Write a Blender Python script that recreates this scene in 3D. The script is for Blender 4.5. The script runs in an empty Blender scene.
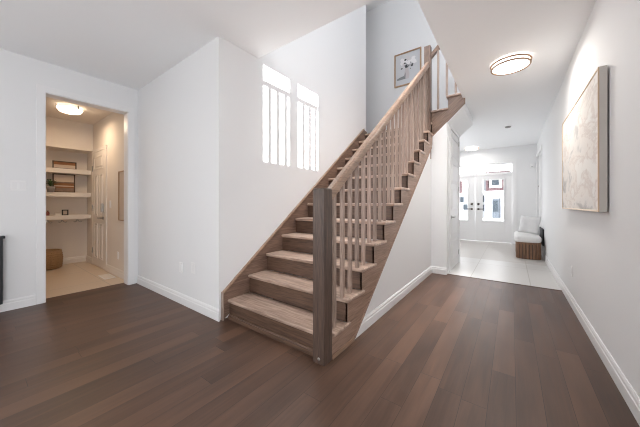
import bpy, bmesh, math, random
from mathutils import Vector, Matrix, noise
random.seed(7)
C = bpy.context.scene.collection
S = bpy.context.scene

# ------------------------------------------------------------------ camera
CAM_H = 1.126
YAW = math.atan(192/260)                    # camera looks to the left of the hallway axis (+Y)
cam_d = bpy.data.cameras.new('camera'); cam = bpy.data.objects.new('camera', cam_d); C.objects.link(cam)
cam.location = (0, 0, CAM_H); cam.rotation_euler = (math.pi/2, 0, YAW)
cam_d.sensor_width = 36; cam_d.lens = 36*260/640
cam_d.shift_y = -(213.5-203.7)/640; cam_d.clip_start = 0.02; cam_d.clip_end = 200
S.camera = cam

# ------------------------------------------------------------------ world, sun, daylight, added fill, exposure
w = bpy.data.worlds.new('world'); S.world = w; w.use_nodes = True
bg = w.node_tree.nodes['Background']; bg.inputs[0].default_value = (0.90, 0.95, 1.0, 1); bg.inputs[1].default_value = 0.58

def light(name, kind, loc, rot, energy, color, **kw):
    l = bpy.data.lights.new(name, kind); l.energy = energy; l.color = color
    for k, v in kw.items(): setattr(l, k, v)
    o = bpy.data.objects.new(name, l); C.objects.link(o); o.location = loc; o.rotation_euler = rot
    return o
SUN_AZ = math.radians(45)
light('sun', 'SUN', (6, -6, 3), Vector((-math.cos(SUN_AZ), math.sin(SUN_AZ), -0.004)).to_track_quat('-Z', 'Y').to_euler(),
      15.0, (1, 0.99, 0.97), angle=math.radians(0.12))
# daylight in the rear window; the others are added fill panels, unseen
light('rear_window_daylight', 'AREA', (-3.1, -3.93, 1.5), (math.radians(90), 0, 0), 8, (0.96, 0.975, 1.0), shape='RECTANGLE', size=1.9, size_y=2.1)
light('side_fill_light', 'AREA', (0.50, -1.1, 0.92), (0, math.radians(90), 0), 47, (0.96, 0.975, 1.0), shape='RECTANGLE', size=1.1, size_y=2.3)  # added panel before the solid right wall, brightens the left and stair walls
light('upstairs_fill_light', 'AREA', (-0.9, 0.15, 4.5), (math.radians(90), 0, 0), 36, (0.96, 0.975, 1.0), shape='RECTANGLE', size=2.0, size_y=1.6)  # added panel upstairs, aimed to brighten the landing wall
light('stairwell_fill_light', 'AREA', (-1.02, 3.2, 5.70), (0, 0, 0), 23, (0.97, 0.98, 1.0), shape='RECTANGLE', size=0.75, size_y=2.2, spread=math.radians(52))  # added narrow downward panel that brightens the treads
light('entry_fill_light', 'AREA', (-1.97, 7.4, 1.5), (0, math.radians(-90), 0), 15, (0.97, 0.98, 1.0), shape='RECTANGLE', size=1.8, size_y=2.0)  # added hidden panel that lights the entry tile and bench

S.view_settings.view_transform = 'Standard'; S.view_settings.look = 'None'
S.view_settings.gamma = 1; S.view_settings.use_curve_mapping = False
S.view_settings.exposure = 0.70
S.cycles.max_bounces = 10; S.cycles.diffuse_bounces = 6; S.cycles.glossy_bounces = 4
S.cycles.transparent_max_bounces = 12; S.cycles.caustics_reflective = False; S.cycles.caustics_refractive = False
S.cycles.sample_clamp_indirect = 8; S.cycles.filter_width = 1.1

# ------------------------------------------------------------------ materials
def mat(name, col, rough=0.6, metal=0, spec=0.5, bump=None, emit=None, strength=0, var=0.0, vscale=6):
    m = bpy.data.materials.new(name); m.use_nodes = True; nt = m.node_tree; b = nt.nodes['Principled BSDF']
    b.inputs['Base Color'].default_value = (*col, 1); b.inputs['Roughness'].default_value = rough
    b.inputs['Metallic'].default_value = metal; b.inputs['Specular IOR Level'].default_value = spec
    tc = nt.nodes.new('ShaderNodeTexCoord')
    if var:
        n = nt.nodes.new('ShaderNodeTexNoise'); n.inputs['Scale'].default_value = vscale; n.inputs['Detail'].default_value = 4
        r = nt.nodes.new('ShaderNodeMapRange'); r.inputs[3].default_value = 1-var; r.inputs[4].default_value = 1+var
        h = nt.nodes.new('ShaderNodeHueSaturation'); h.inputs['Color'].default_value = (*col, 1)
        nt.links.new(tc.outputs['Object'], n.inputs['Vector']); nt.links.new(n.outputs['Fac'], r.inputs[0])
        nt.links.new(r.outputs[0], h.inputs['Value']); nt.links.new(h.outputs[0], b.inputs['Base Color'])
    if bump:
        n = nt.nodes.new('ShaderNodeTexNoise'); n.inputs['Scale'].default_value = bump[0]; n.inputs['Detail'].default_value = 3
        bp = nt.nodes.new('ShaderNodeBump'); bp.inputs['Strength'].default_value = bump[1]; bp.inputs['Distance'].default_value = 0.01
        nt.links.new(tc.outputs['Object'], n.inputs['Vector']); nt.links.new(n.outputs['Fac'], bp.inputs['Height'])
        nt.links.new(bp.outputs[0], b.inputs['Normal'])
    if emit:
        b.inputs['Emission Color'].default_value = (*emit, 1); b.inputs['Emission Strength'].default_value = strength
    return m

def wood(name, dark, lite, rot=(0, 0, 0), stretch=14, scale=5.0, rough=0.42, tone=0.16):
    """Oak grain running along local X before ROT turns it."""
    m = bpy.data.materials.new(name); m.use_nodes = True; nt = m.node_tree; N = nt.nodes; L = nt.links; b = N['Principled BSDF']
    tc = N.new('ShaderNodeTexCoord'); oi = N.new('ShaderNodeObjectInfo')
    add = N.new('ShaderNodeVectorMath'); add.operation = 'ADD'
    mul = N.new('ShaderNodeVectorMath'); mul.operation = 'SCALE'; mul.inputs[3].default_value = 23.0
    cmb = N.new('ShaderNodeCombineXYZ')
    for i in range(3): L.new(oi.outputs['Random'], cmb.inputs[i])
    L.new(cmb.outputs[0], mul.inputs[0]); L.new(tc.outputs['Object'], add.inputs[0]); L.new(mul.outputs[0], add.inputs[1])
    mp = N.new('ShaderNodeMapping'); mp.vector_type = 'TEXTURE'; mp.inputs['Rotation'].default_value = rot
    mp.inputs['Scale'].default_value = (stretch, 1, 1)
    L.new(add.outputs[0], mp.inputs['Vector'])
    n1 = N.new('ShaderNodeTexNoise'); n1.inputs['Scale'].default_value = scale; n1.inputs['Detail'].default_value = 5; n1.inputs['Distortion'].default_value = 0.8
    L.new(mp.outputs[0], n1.inputs['Vector'])
    wv = N.new('ShaderNodeMath'); wv.operation = 'MULTIPLY'; wv.inputs[1].default_value = 34.0
    sn = N.new('ShaderNodeMath'); sn.operation = 'SINE'
    L.new(n1.outputs['Fac'], wv.inputs[0]); L.new(wv.outputs[0], sn.inputs[0])
    n2 = N.new('ShaderNodeTexNoise'); n2.inputs['Scale'].default_value = scale*22; n2.inputs['Detail'].default_value = 3
    L.new(mp.outputs[0], n2.inputs['Vector'])
    ma = N.new('ShaderNodeMath'); ma.operation = 'MULTIPLY_ADD'; ma.inputs[1].default_value = 0.09
    L.new(sn.outputs[0], ma.inputs[0]); L.new(n2.outputs['Fac'], ma.inputs[2])
    cr = N.new('ShaderNodeValToRGB'); cr.color_ramp.elements[0].position = 0.22; cr.color_ramp.elements[1].position = 0.78
    cr.color_ramp.elements[0].color = (*dark, 1); cr.color_ramp.elements[1].color = (*lite, 1)
    L.new(ma.outputs[0], cr.inputs[0])
    h = N.new('ShaderNodeHueSaturation'); r = N.new('ShaderNodeMapRange'); r.inputs[3].default_value = 1-tone; r.inputs[4].default_value = 1+tone
    L.new(oi.outputs['Random'], r.inputs[0]); L.new(r.outputs[0], h.inputs['Value']); L.new(cr.outputs[0], h.inputs['Color'])
    L.new(h.outputs[0], b.inputs['Base Color']); b.inputs['Roughness'].default_value = rough
    bp = N.new('ShaderNodeBump'); bp.inputs['Strength'].default_value = 0.12; bp.inputs['Distance'].default_value = 0.004
    L.new(ma.outputs[0], bp.inputs['Height']); L.new(bp.outputs[0], b.inputs['Normal'])
    return m

def brick(name, c1, c2, mortar, bw, rh, gap, rotz, rough, offset=0.37, grain=None, var=0.1, shift=(0, 0, 0), coat=0):
    m = bpy.data.materials.new(name); m.use_nodes = True; nt = m.node_tree; N = nt.nodes; L = nt.links; b = N['Principled BSDF']
    tc = N.new('ShaderNodeTexCoord'); mp = N.new('ShaderNodeMapping'); mp.inputs['Rotation'].default_value = (0, 0, rotz); mp.inputs['Location'].default_value = shift
    L.new(tc.outputs['Object'], mp.inputs['Vector'])
    bt = N.new('ShaderNodeTexBrick'); bt.offset = offset; bt.offset_frequency = 1 if grain else 2
    bt.inputs['Color1'].default_value = (0, 0, 0, 1); bt.inputs['Color2'].default_value = (1, 1, 1, 1); bt.inputs['Mortar'].default_value = (0.5, 0.5, 0.5, 1)
    bt.inputs['Scale'].default_value = 1; bt.inputs['Mortar Size'].default_value = gap; bt.inputs['Mortar Smooth'].default_value = 0.1
    bt.inputs['Brick Width'].default_value = bw; bt.inputs['Row Height'].default_value = rh; bt.inputs['Bias'].default_value = 0
    L.new(mp.outputs[0], bt.inputs['Vector'])
    mix = N.new('ShaderNodeMix'); mix.data_type = 'RGBA'; mix.inputs[6].default_value = (*c1, 1); mix.inputs[7].default_value = (*c2, 1)
    fac = bt.outputs['Color']
    if grain:
        st = N.new('ShaderNodeMapping'); st.inputs['Scale'].default_value = grain
        # shift the grain per board so it does not run across the joints
        vm = N.new('ShaderNodeVectorMath'); vm.operation = 'SCALE'; vm.inputs[3].default_value = 31
        va = N.new('ShaderNodeVectorMath'); va.operation = 'ADD'
        L.new(bt.outputs['Color'], vm.inputs[0]); L.new(mp.outputs[0], va.inputs[0]); L.new(vm.outputs[0], va.inputs[1]); L.new(va.outputs[0], st.inputs['Vector'])
        gn = N.new('ShaderNodeTexNoise'); gn.inputs['Scale'].default_value = 1; gn.inputs['Detail'].default_value = 6; gn.inputs['Roughness'].default_value = 0.62; gn.inputs['Distortion'].default_value = 0.6
        L.new(st.outputs[0], gn.inputs['Vector'])
        f1 = N.new('ShaderNodeMath'); f1.operation = 'MULTIPLY'; f1.inputs[1].default_value = 0.62; L.new(bt.outputs['Color'], f1.inputs[0])
        f2 = N.new('ShaderNodeMath'); f2.operation = 'MULTIPLY_ADD'; f2.inputs[1].default_value = 1.3; L.new(gn.outputs['Fac'], f2.inputs[0]); L.new(f1.outputs[0], f2.inputs[2])
        f3 = N.new('ShaderNodeMath'); f3.operation = 'SUBTRACT'; f3.inputs[1].default_value = 0.45; f3.use_clamp = True; L.new(f2.outputs[0], f3.inputs[0])
        fac = f3.outputs[0]
    L.new(fac, mix.inputs[0])
    mx2 = N.new('ShaderNodeMix'); mx2.data_type = 'RGBA'; mx2.inputs[7].default_value = (*mortar, 1)
    L.new(mix.outputs[2], mx2.inputs[6]); L.new(bt.outputs['Fac'], mx2.inputs[0])
    L.new(mx2.outputs[2], b.inputs['Base Color']); b.inputs['Roughness'].default_value = rough
    b.inputs['Coat Weight'].default_value = coat; b.inputs['Coat Roughness'].default_value = 0.25
    bp = N.new('ShaderNodeBump'); bp.inputs['Strength'].default_value = 0.35; bp.inputs['Distance'].default_value = 0.002; bp.invert = True
    L.new(bt.outputs['Fac'], bp.inputs['Height']); L.new(bp.outputs[0], b.inputs['Normal'])
    return m

def planks(name, width=0.127, length=1.25):
    """Boards along world Y: each row starts at its own offset, each board has its own tone and grain."""
    m = bpy.data.materials.new(name); m.use_nodes = True; nt = m.node_tree; N = nt.nodes; L = nt.links; b = N['Principled BSDF']
    def math_(op, a, c=None, clamp=False):
        n = N.new('ShaderNodeMath'); n.operation = op; n.use_clamp = clamp
        for i, v in enumerate((a, c)):
            if v is None: continue
            if isinstance(v, (int, float)): n.inputs[i].default_value = v
            else: L.new(v, n.inputs[i])
        return n.outputs[0]
    tc = N.new('ShaderNodeTexCoord'); sp = N.new('ShaderNodeSeparateXYZ'); L.new(tc.outputs['Object'], sp.inputs[0])
    u = math_('DIVIDE', sp.outputs[0], width); row = math_('FLOOR', u); fu = math_('FRACT', u)
    wn = N.new('ShaderNodeTexWhiteNoise'); wn.noise_dimensions = '1D'; L.new(row, wn.inputs['W'])
    v = math_('ADD', math_('DIVIDE', sp.outputs[1], length), math_('MULTIPLY', wn.outputs[0], 7.3)); idx = math_('FLOOR', v); fv = math_('FRACT', v)
    cb = N.new('ShaderNodeCombineXYZ'); L.new(row, cb.inputs[0]); L.new(idx, cb.inputs[1])
    w2 = N.new('ShaderNodeTexWhiteNoise'); w2.noise_dimensions = '2D'; L.new(cb.outputs[0], w2.inputs['Vector'])
    tone = w2.outputs['Value']
    off = N.new('ShaderNodeVectorMath'); off.operation = 'SCALE'; off.inputs[3].default_value = 40; L.new(w2.outputs['Color'], off.inputs[0])
    ad = N.new('ShaderNodeVectorMath'); ad.operation = 'ADD'; L.new(tc.outputs['Object'], ad.inputs[0]); L.new(off.outputs[0], ad.inputs[1])
    mp = N.new('ShaderNodeMapping'); mp.inputs['Scale'].default_value = (30, 1.6, 1); L.new(ad.outputs[0], mp.inputs[0])
    gn = N.new('ShaderNodeTexNoise'); gn.inputs['Scale'].default_value = 1; gn.inputs['Detail'].default_value = 5; gn.inputs['Roughness'].default_value = 0.6; gn.inputs['Distortion'].default_value = 0.8
    L.new(mp.outputs[0], gn.inputs['Vector'])
    mp2 = N.new('ShaderNodeMapping'); mp2.inputs['Scale'].default_value = (7, 1.3, 1); L.new(ad.outputs[0], mp2.inputs[0])
    g2 = N.new('ShaderNodeTexNoise'); g2.inputs['Scale'].default_value = 1; g2.inputs['Detail'].default_value = 2; L.new(mp2.outputs[0], g2.inputs['Vector'])
    t2 = math_('POWER', tone, 2.2)
    fac = math_('SUBTRACT', math_('ADD', math_('MULTIPLY', t2, 0.27), math_('ADD', math_('MULTIPLY', gn.outputs['Fac'], 0.55), math_('MULTIPLY', g2.outputs['Fac'], 0.62))), 0.28, True)
    cr = N.new('ShaderNodeValToRGB'); e = cr.color_ramp.elements; e[0].position = 0.0; e[0].color = (0.032, 0.0175, 0.012, 1); e[1].position = 1.0; e[1].color = (0.185, 0.098, 0.062, 1)
    L.new(fac, cr.inputs[0])
    ju = math_('LESS_THAN', math_('MINIMUM', fu, math_('SUBTRACT', 1.0, fu)), 0.007)
    jv = math_('LESS_THAN', math_('MINIMUM', fv, math_('SUBTRACT', 1.0, fv)), 0.0009)
    j = math_('MAXIMUM', ju, jv)
    mx = N.new('ShaderNodeMix'); mx.data_type = 'RGBA'; mx.inputs[7].default_value = (0.016, 0.010, 0.008, 1); L.new(j, mx.inputs[0]); L.new(cr.outputs[0], mx.inputs[6])
    L.new(mx.outputs[2], b.inputs['Base Color'])
    rr = N.new('ShaderNodeMapRange'); rr.inputs[3].default_value = 0.30; rr.inputs[4].default_value = 0.50; b.inputs['Specular IOR Level'].default_value = 0.42; L.new(gn.outputs['Fac'], rr.inputs[0]); L.new(rr.outputs[0], b.inputs['Roughness'])
    hgt = math_('SUBTRACT', math_('MULTIPLY', gn.outputs['Fac'], 0.25), j)
    bp = N.new('ShaderNodeBump'); bp.inputs['Strength'].default_value = 0.25; bp.inputs['Distance'].default_value = 0.002; L.new(hgt, bp.inputs['Height']); L.new(bp.outputs[0], b.inputs['Normal'])
    return m

def glass_mat(name, tint=(1, 1, 1), gloss=0.06):
    m = bpy.data.materials.new(name); m.use_nodes = True; nt = m.node_tree; N = nt.nodes; L = nt.links
    N.remove(N['Principled BSDF']); o = N['Material Output']
    t = N.new('ShaderNodeBsdfTransparent'); t.inputs[0].default_value = (*tint, 1)
    g = N.new('ShaderNodeBsdfGlossy'); g.inputs['Roughness'].default_value = 0.02
    mx = N.new('ShaderNodeMixShader'); mx.inputs[0].default_value = gloss
    L.new(t.outputs[0], mx.inputs[1]); L.new(g.outputs[0], mx.inputs[2]); L.new(mx.outputs[0], o.inputs[0])
    return m

def canvas_mat():
    m = bpy.data.materials.new('abstract_canvas'); m.use_nodes = True; nt = m.node_tree; N = nt.nodes; L = nt.links; b = N['Principled BSDF']
    tc = N.new('ShaderNodeTexCoord'); mp = N.new('ShaderNodeMapping'); mp.inputs['Scale'].default_value = (1, 0.95, 2.1); mp.inputs['Location'].default_value = (3, 0.3, 0.9)
    L.new(tc.outputs['Object'], mp.inputs[0])
    n = N.new('ShaderNodeTexNoise'); n.inputs['Scale'].default_value = 2.2; n.inputs['Detail'].default_value = 6; n.inputs['Roughness'].default_value = 0.6; n.inputs['Distortion'].default_value = 0.4; L.new(mp.outputs[0], n.inputs['Vector'])
    cr = N.new('ShaderNodeValToRGB'); e = cr.color_ramp.elements
    e[0].position = 0.30; e[0].color = (0.36, 0.34, 0.33, 1); e[1].position = 0.43; e[1].color = (0.58, 0.56, 0.54, 1)
    for p, c in ((0.47, (0.74, 0.71, 0.68)), (0.56, (0.78, 0.74, 0.70)), (0.60, (0.66, 0.60, 0.56)), (0.66, (0.80, 0.78, 0.75))):
        x = e.new(p); x.color = (*c, 1)
    sp = N.new('ShaderNodeSeparateXYZ'); L.new(tc.outputs['Object'], sp.inputs[0])
    # the grey brushwork gathers low on the far half of the canvas
    g1 = N.new('ShaderNodeMath'); g1.operation = 'MULTIPLY_ADD'; g1.inputs[1].default_value = -0.10; L.new(sp.outputs[1], g1.inputs[0]); L.new(n.outputs['Fac'], g1.inputs[2])
    g2 = N.new('ShaderNodeMath'); g2.operation = 'MULTIPLY_ADD'; g2.inputs[1].default_value = 0.12; L.new(sp.outputs[2], g2.inputs[0]); L.new(g1.outputs[0], g2.inputs[2])
    L.new(g2.outputs[0], cr.inputs[0]); L.new(cr.outputs[0], b.inputs['Base Color']); b.inputs['Roughness'].default_value = 0.85
    return m

M = {}
WALL = (0.80, 0.805, 0.812)
M['wall'] = mat('wall_paint', WALL, 0.75, bump=(220, 0.03), spec=0.3)
M['ceiling'] = mat('ceiling_paint', (0.90, 0.912, 0.925), 0.9, bump=(160, 0.05), spec=0.2)
M['trim'] = mat('white_trim_paint', (0.82, 0.82, 0.825), 0.4)
M['door'] = mat('white_door_paint', (0.80, 0.80, 0.805), 0.4)
M['mud_wall'] = mat('cream_wall_paint', (0.78, 0.72, 0.66), 0.75, spec=0.3)
M['mud_trim'] = mat('cream_trim_paint', (0.80, 0.75, 0.70), 0.45)
M['plate'] = mat('white_plastic', (0.85, 0.85, 0.85), 0.35)
M['slot'] = mat('grey_slot', (0.35, 0.35, 0.35), 0.5)
M['floor'] = planks('dark_oak_boards')
M['tile'] = brick('pale_porcelain_tile', (0.57, 0.56, 0.545), (0.61, 0.60, 0.585), (0.45, 0.43, 0.40), 1.64, 0.72, 0.006, math.radians(90), 0.36, offset=0, shift=(-4.56, -0.20, 0))
M['tile_back'] = brick('matte_beige_tile', (0.50, 0.475, 0.45), (0.53, 0.505, 0.48), (0.42, 0.40, 0.37), 1.2, 0.72, 0.004, math.radians(90), 0.45, offset=0, shift=(-4.56, -0.20, 0))
M['mud_tile'] = brick('beige_mudroom_tile', (0.66, 0.54, 0.42), (0.70, 0.57, 0.45), (0.45, 0.40, 0.34), 0.9, 0.9, 0.004, 0, 0.3, offset=0)
R90 = math.pi/2
SL = math.atan(0.765)
OD, OL = (0.21, 0.14, 0.105), (0.48, 0.35, 0.275)
M['oak_x_lit'] = wood('stained_oak_x_lit', (0.23, 0.15, 0.112), (0.62, 0.46, 0.365), rough=0.28)  # same oak as the risers, top light on the treads put into the colour
M['oak_z'] = wood('stained_oak_z', (0.24, 0.165, 0.128), (0.47, 0.355, 0.295), rot=(0, R90, 0), scale=7, tone=0.2)
M['oak_post_shaded'] = wood('stained_oak_post_shaded', (0.045, 0.028, 0.022), (0.125, 0.082, 0.063), rot=(0, R90, 0), scale=6, tone=0.05)  # shaded look of the lower post is put into this darker oak
M['oak_skirt'] = wood('stained_oak_skirt', (0.10, 0.06, 0.043), (0.25, 0.16, 0.118), rot=(SL, 0, R90), tone=0.05)
M['oak_post_lit'] = wood('stained_oak_post_lit', (0.12, 0.075, 0.055), (0.29, 0.195, 0.15), rot=(0, R90, 0), scale=6, tone=0.05)  # same oak as the lower post, its brighter light put into the colour
M['oak_slope'] = wood('stained_oak_slope', (0.20, 0.125, 0.09), (0.42, 0.28, 0.21), rot=(SL, 0, R90), tone=0.05)
M['oak_rail'] = wood('stained_oak_rail', (0.19, 0.115, 0.075), (0.38, 0.25, 0.175), rot=(SL, 0, R90), tone=0.04, rough=0.32)
M['oak_slopex'] = wood('stained_oak_slope_across', (0.13, 0.08, 0.056), (0.29, 0.19, 0.14), rot=(0, -SL, 0), tone=0.05)
M['oak_shaded'] = wood('stained_oak_shaded', (0.055, 0.030, 0.020), (0.155, 0.090, 0.060), tone=0.1)  # same oak as the treads, shade of the upright faces put into the colour
M['lightoak'] = wood('light_oak_frame', (0.55, 0.40, 0.25), (0.72, 0.56, 0.38), rot=(0, R90, 0), tone=0.03)
M['midoak'] = wood('mid_oak_frame', (0.33, 0.20, 0.11), (0.45, 0.29, 0.17), rot=(0, R90, 0), tone=0.03)
M['walnut'] = wood('walnut_flutes', (0.13, 0.066, 0.036), (0.30, 0.165, 0.095), rot=(0, R90, 0), tone=0.03)
M['linen'] = mat('grey_linen_edge', (0.62, 0.59, 0.55), 0.9, bump=(400, 0.1))
M['canvas'] = canvas_mat()
M['boucle'] = mat('white_boucle', (0.80, 0.79, 0.78), 0.95, bump=(130, 0.5), spec=0.1)
M['pillow'] = mat('pale_grey_pillow_cloth', (0.74, 0.74, 0.745), 0.95, bump=(60, 0.4), spec=0.1)
M['nickel'] = mat('satin_nickel', (0.45, 0.44, 0.42), 0.3, metal=1)
M['darkmetal'] = mat('dark_bronze', (0.13, 0.11, 0.10), 0.35, metal=0.8)
M['gold'] = mat('copper_ring', (0.36, 0.22, 0.14), 0.4, metal=0.2)
M['opal'] = mat('glowing_opal_diffuser', (0.9, 0.88, 0.85), 0.5, emit=(1, 0.95, 0.90), strength=3.2)
M['opal_warm'] = mat('glowing_warm_diffuser', (0.9, 0.85, 0.75), 0.5, emit=(1, 0.82, 0.62), strength=2.3)
M['black'] = mat('black_lacquer', (0.014, 0.014, 0.018), 0.6)
M['basket'] = mat('woven_seagrass', (0.40, 0.25, 0.13), 0.9, bump=(70, 0.9), var=0.3, vscale=45)
M['darkframe'] = mat('dark_brown_frame', (0.07, 0.04, 0.025), 0.5)
M['rust'] = mat('rust_brown_paint', (0.27, 0.12, 0.05), 0.8, var=0.4, vscale=9)
M['palepaint'] = mat('pale_cream_paint', (0.60, 0.50, 0.42), 0.8, var=0.1)
M['midpaint'] = mat('grey_brown_paint', (0.22, 0.15, 0.11), 0.8, var=0.5, vscale=14)
M['leaf'] = mat('dark_green_leaf', (0.05, 0.09, 0.03), 0.5, var=0.3)
M['pot'] = mat('grey_ceramic', (0.30, 0.28, 0.27), 0.5)
M['red'] = mat('dark_red_paint', (0.22, 0.05, 0.035), 0.5)
M['paper'] = mat('pale_grey_print_paper', (0.60, 0.61, 0.63), 0.8)
M['petal'] = mat('white_petal_ink', (0.80, 0.79, 0.80), 0.8)
M['petal2'] = mat('greyish_petal_ink', (0.62, 0.60, 0.61), 0.8)
M['ink'] = mat('dark_stem_ink', (0.07, 0.075, 0.08), 0.8)
M['vase'] = mat('mauve_vase_ink', (0.56, 0.52, 0.53), 0.8)
M['greyink'] = mat('grey_shadow_ink', (0.25, 0.26, 0.27), 0.8)
M['mat_board'] = mat('white_mat_board', (0.74, 0.74, 0.75), 0.8)
M['glass'] = glass_mat('clear_glass')
M['mirror'] = mat('mirror_glass', (0.8, 0.8, 0.8), 0.03, metal=1)
M['detector'] = mat('grey_plastic', (0.28, 0.27, 0.26), 0.5)
M['snow'] = mat('pale_concrete', (0.72, 0.73, 0.75), 0.9, var=0.05)
M['siding'] = mat('white_siding', (0.80, 0.81, 0.84), 0.7)
M['brickred'] = brick('red_brick', (0.045, 0.022, 0.028), (0.065, 0.032, 0.038), (0.10, 0.09, 0.09), 0.22, 0.075, 0.01, 0, 0.9, offset=0.5)
M['greyblue'] = mat('grey_blue_paint', (0.06, 0.075, 0.095), 0.6)
M['darkglass'] = mat('dark_window_glass', (0.03, 0.04, 0.05), 0.1)

# ------------------------------------------------------------------ mesh helpers
class MB:
    def __init__(s): s.bm = bmesh.new()
    def _add(s, vs, fs, mi=0, smooth=False):
        v = [s.bm.verts.new(p) for p in vs]
        for f in fs:
            try:
                face = s.bm.faces.new([v[i] for i in f]); face.material_index = mi; face.smooth = smooth
            except ValueError: pass
        return s
    def box(s, x0, x1, y0, y1, z0, z1, mi=0):
        vs = [(x, y, z) for z in (z0, z1) for y in (y0, y1) for x in (x0, x1)]
        return s._add(vs, [(0, 2, 3, 1), (4, 5, 7, 6), (0, 1, 5, 4), (2, 6, 7, 3), (0, 4, 6, 2), (1, 3, 7, 5)], mi)
    def prism(s, poly, axis, a, b, mi=0):
        """poly is 2D in the other two axes (x: (y,z), y: (x,z), z: (x,y)), extruded from a to b."""
        f = {'x': lambda p, t: (t, p[0], p[1]), 'y': lambda p, t: (p[0], t, p[1]), 'z': lambda p, t: (p[0], p[1], t)}[axis]
        n = len(poly); vs = [f(p, a) for p in poly] + [f(p, b) for p in poly]
        fs = [tuple(range(n)), tuple(range(2*n-1, n-1, -1))] + [(i, (i+1) % n, n+(i+1) % n, n+i) for i in range(n)]
        return s._add(vs, fs, mi)
    def lathe(s, prof, c=(0, 0, 0), seg=32, mi=0, axis='z', smooth=True):
        vs, fs = [], []
        for (r, h) in prof:
            for k in range(seg):
                a = 2*math.pi*k/seg; u, v = r*math.cos(a), r*math.sin(a)
                p = {'z': (u, v, h), 'y': (u, h, v), 'x': (h, u, v)}[axis]
                vs.append((c[0]+p[0], c[1]+p[1], c[2]+p[2]))
        n = len(prof)
        for i in range(n-1):
            for k in range(seg): fs.append((i*seg+k, i*seg+(k+1) % seg, (i+1)*seg+(k+1) % seg, (i+1)*seg+k))
        fs.append(tuple(range(seg))[::-1]); fs.append(tuple((n-1)*seg+k for k in range(seg)))
        return s._add(vs, fs, mi, smooth)
    def torus(s, c, R, r, seg=48, ring=8, mi=0):
        vs, fs = [], []
        for k in range(seg):
            a = 2*math.pi*k/seg
            for j in range(ring):
                b = 2*math.pi*j/ring; q = R+r*math.cos(b)
                vs.append((c[0]+q*math.cos(a), c[1]+q*math.sin(a), c[2]+r*math.sin(b)))
        for k in range(seg):
            for j in range(ring): fs.append((k*ring+j, ((k+1) % seg)*ring+j, ((k+1) % seg)*ring+(j+1) % ring, k*ring+(j+1) % ring))
        return s._add(vs, fs, mi, True)
    def tube(s, pts, r, seg=8, mi=0):
        vs, fs = [], []; P = [Vector(p) for p in pts]
        for i, p in enumerate(P):
            d = (P[min(i+1, len(P)-1)]-P[max(i-1, 0)]).normalized()
            u = d.orthogonal().normalized() if i == 0 else (u-d*u.dot(d)).normalized()
            v = d.cross(u); rr = r[i] if isinstance(r, (list, tuple)) else r
            for k in range(seg):
                a = 2*math.pi*k/seg; vs.append(tuple(p+u*rr*math.cos(a)+v*rr*math.sin(a)))
        for i in range(len(P)-1):
            for k in range(seg): fs.append((i*seg+k, i*seg+(k+1) % seg, (i+1)*seg+(k+1) % seg, (i+1)*seg+k))
        fs += [tuple(range(seg))[::-1], tuple((len(P)-1)*seg+k for k in range(seg))]
        return s._add(vs, fs, mi, True)
    def build(s, name, mats, parent=None, bevel=0.0, seg=2):
        bmesh.ops.recalc_face_normals(s.bm, faces=s.bm.faces)
        xs = [v.co for v in s.bm.verts]
        lo = Vector([min(c[i] for c in xs) for i in range(3)]); hi = Vector([max(c[i] for c in xs) for i in range(3)])
        o0 = Vector(((lo.x+hi.x)/2, (lo.y+hi.y)/2, lo.z))
        for v in s.bm.verts: v.co -= o0
        me = bpy.data.meshes.new(name); s.bm.to_mesh(me); s.bm.free()
        o = bpy.data.objects.new(name, me); C.objects.link(o)
        for m in (mats if isinstance(mats, (list, tuple)) else [mats]): me.materials.append(M[m])
        o.location = o0
        if parent is not None:
            p, off = parent, Vector((0, 0, 0))
            while p is not None: off += p.location; p = p.parent
            o.parent = parent; o.location = o0-off
        if bevel:
            b = o.modifiers.new('bevel', 'BEVEL'); b.width = bevel; b.segments = seg; b.limit_method = 'ANGLE'; b.angle_limit = math.radians(35); b.harden_normals = False
        return o

def tag(o, label=None, cat=None, group=None, kind=None):
    for k, v in (('label', label), ('category', cat), ('group', group), ('kind', kind)):
        if v: o[k] = v
    return o
def thing(name, loc, label, cat, group=None):
    o = bpy.data.objects.new(name, None); C.objects.link(o); o.location = loc; o.empty_display_size = 0.1
    return tag(o, label, cat, group)
def struct(o, label, cat):
    return tag(o, label, cat, kind='structure')

# ------------------------------------------------------------------ dimensions
H = 2.74                      # ceiling
XL, XS, XR = -4.28, -2.267, 0.535        # left room wall, stair wall, hallway wall
YM = 1.435                    # wall between mudroom doorway and stair
YV, XV = 1.917, -0.604        # stairwell opening in the ceiling
RI, RU = 0.1885, 0.2465       # riser and run
Y0 = 1.510                    # nosing of the first tread
YL = Y0+12*RU                 # landing nosing
YF = 9.1                      # front wall
Z2 = 16*RI                    # upper floor

# ------------------------------------------------------------------ structure: floors
f = MB().box(-4.45, XR+0.14, -4.1, 4.555, -0.08, 0.0).build('floor', 'floor'); struct(f, 'dark stained oak board floor of the room and hallway', 'floor')
f = MB().box(-2.1, XR+0.14, 4.555, 6.21, -0.08, 0.0).build('floor', 'tile'); struct(f, 'glossy pale floor tile between dark boards and entrance', 'floor')
f = MB().box(-2.1, XR+0.14, 6.21, 9.3, -0.08, 0.0).build('floor', 'tile_back'); struct(f, 'matte beige tile floor in front of the entrance doors', 'floor')
f = MB().box(-7.0, -4.45, -0.9, 1.45, -0.08, 0.0).build('floor', 'mud_tile'); struct(f, 'beige tile floor of the small mudroom', 'floor')
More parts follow.
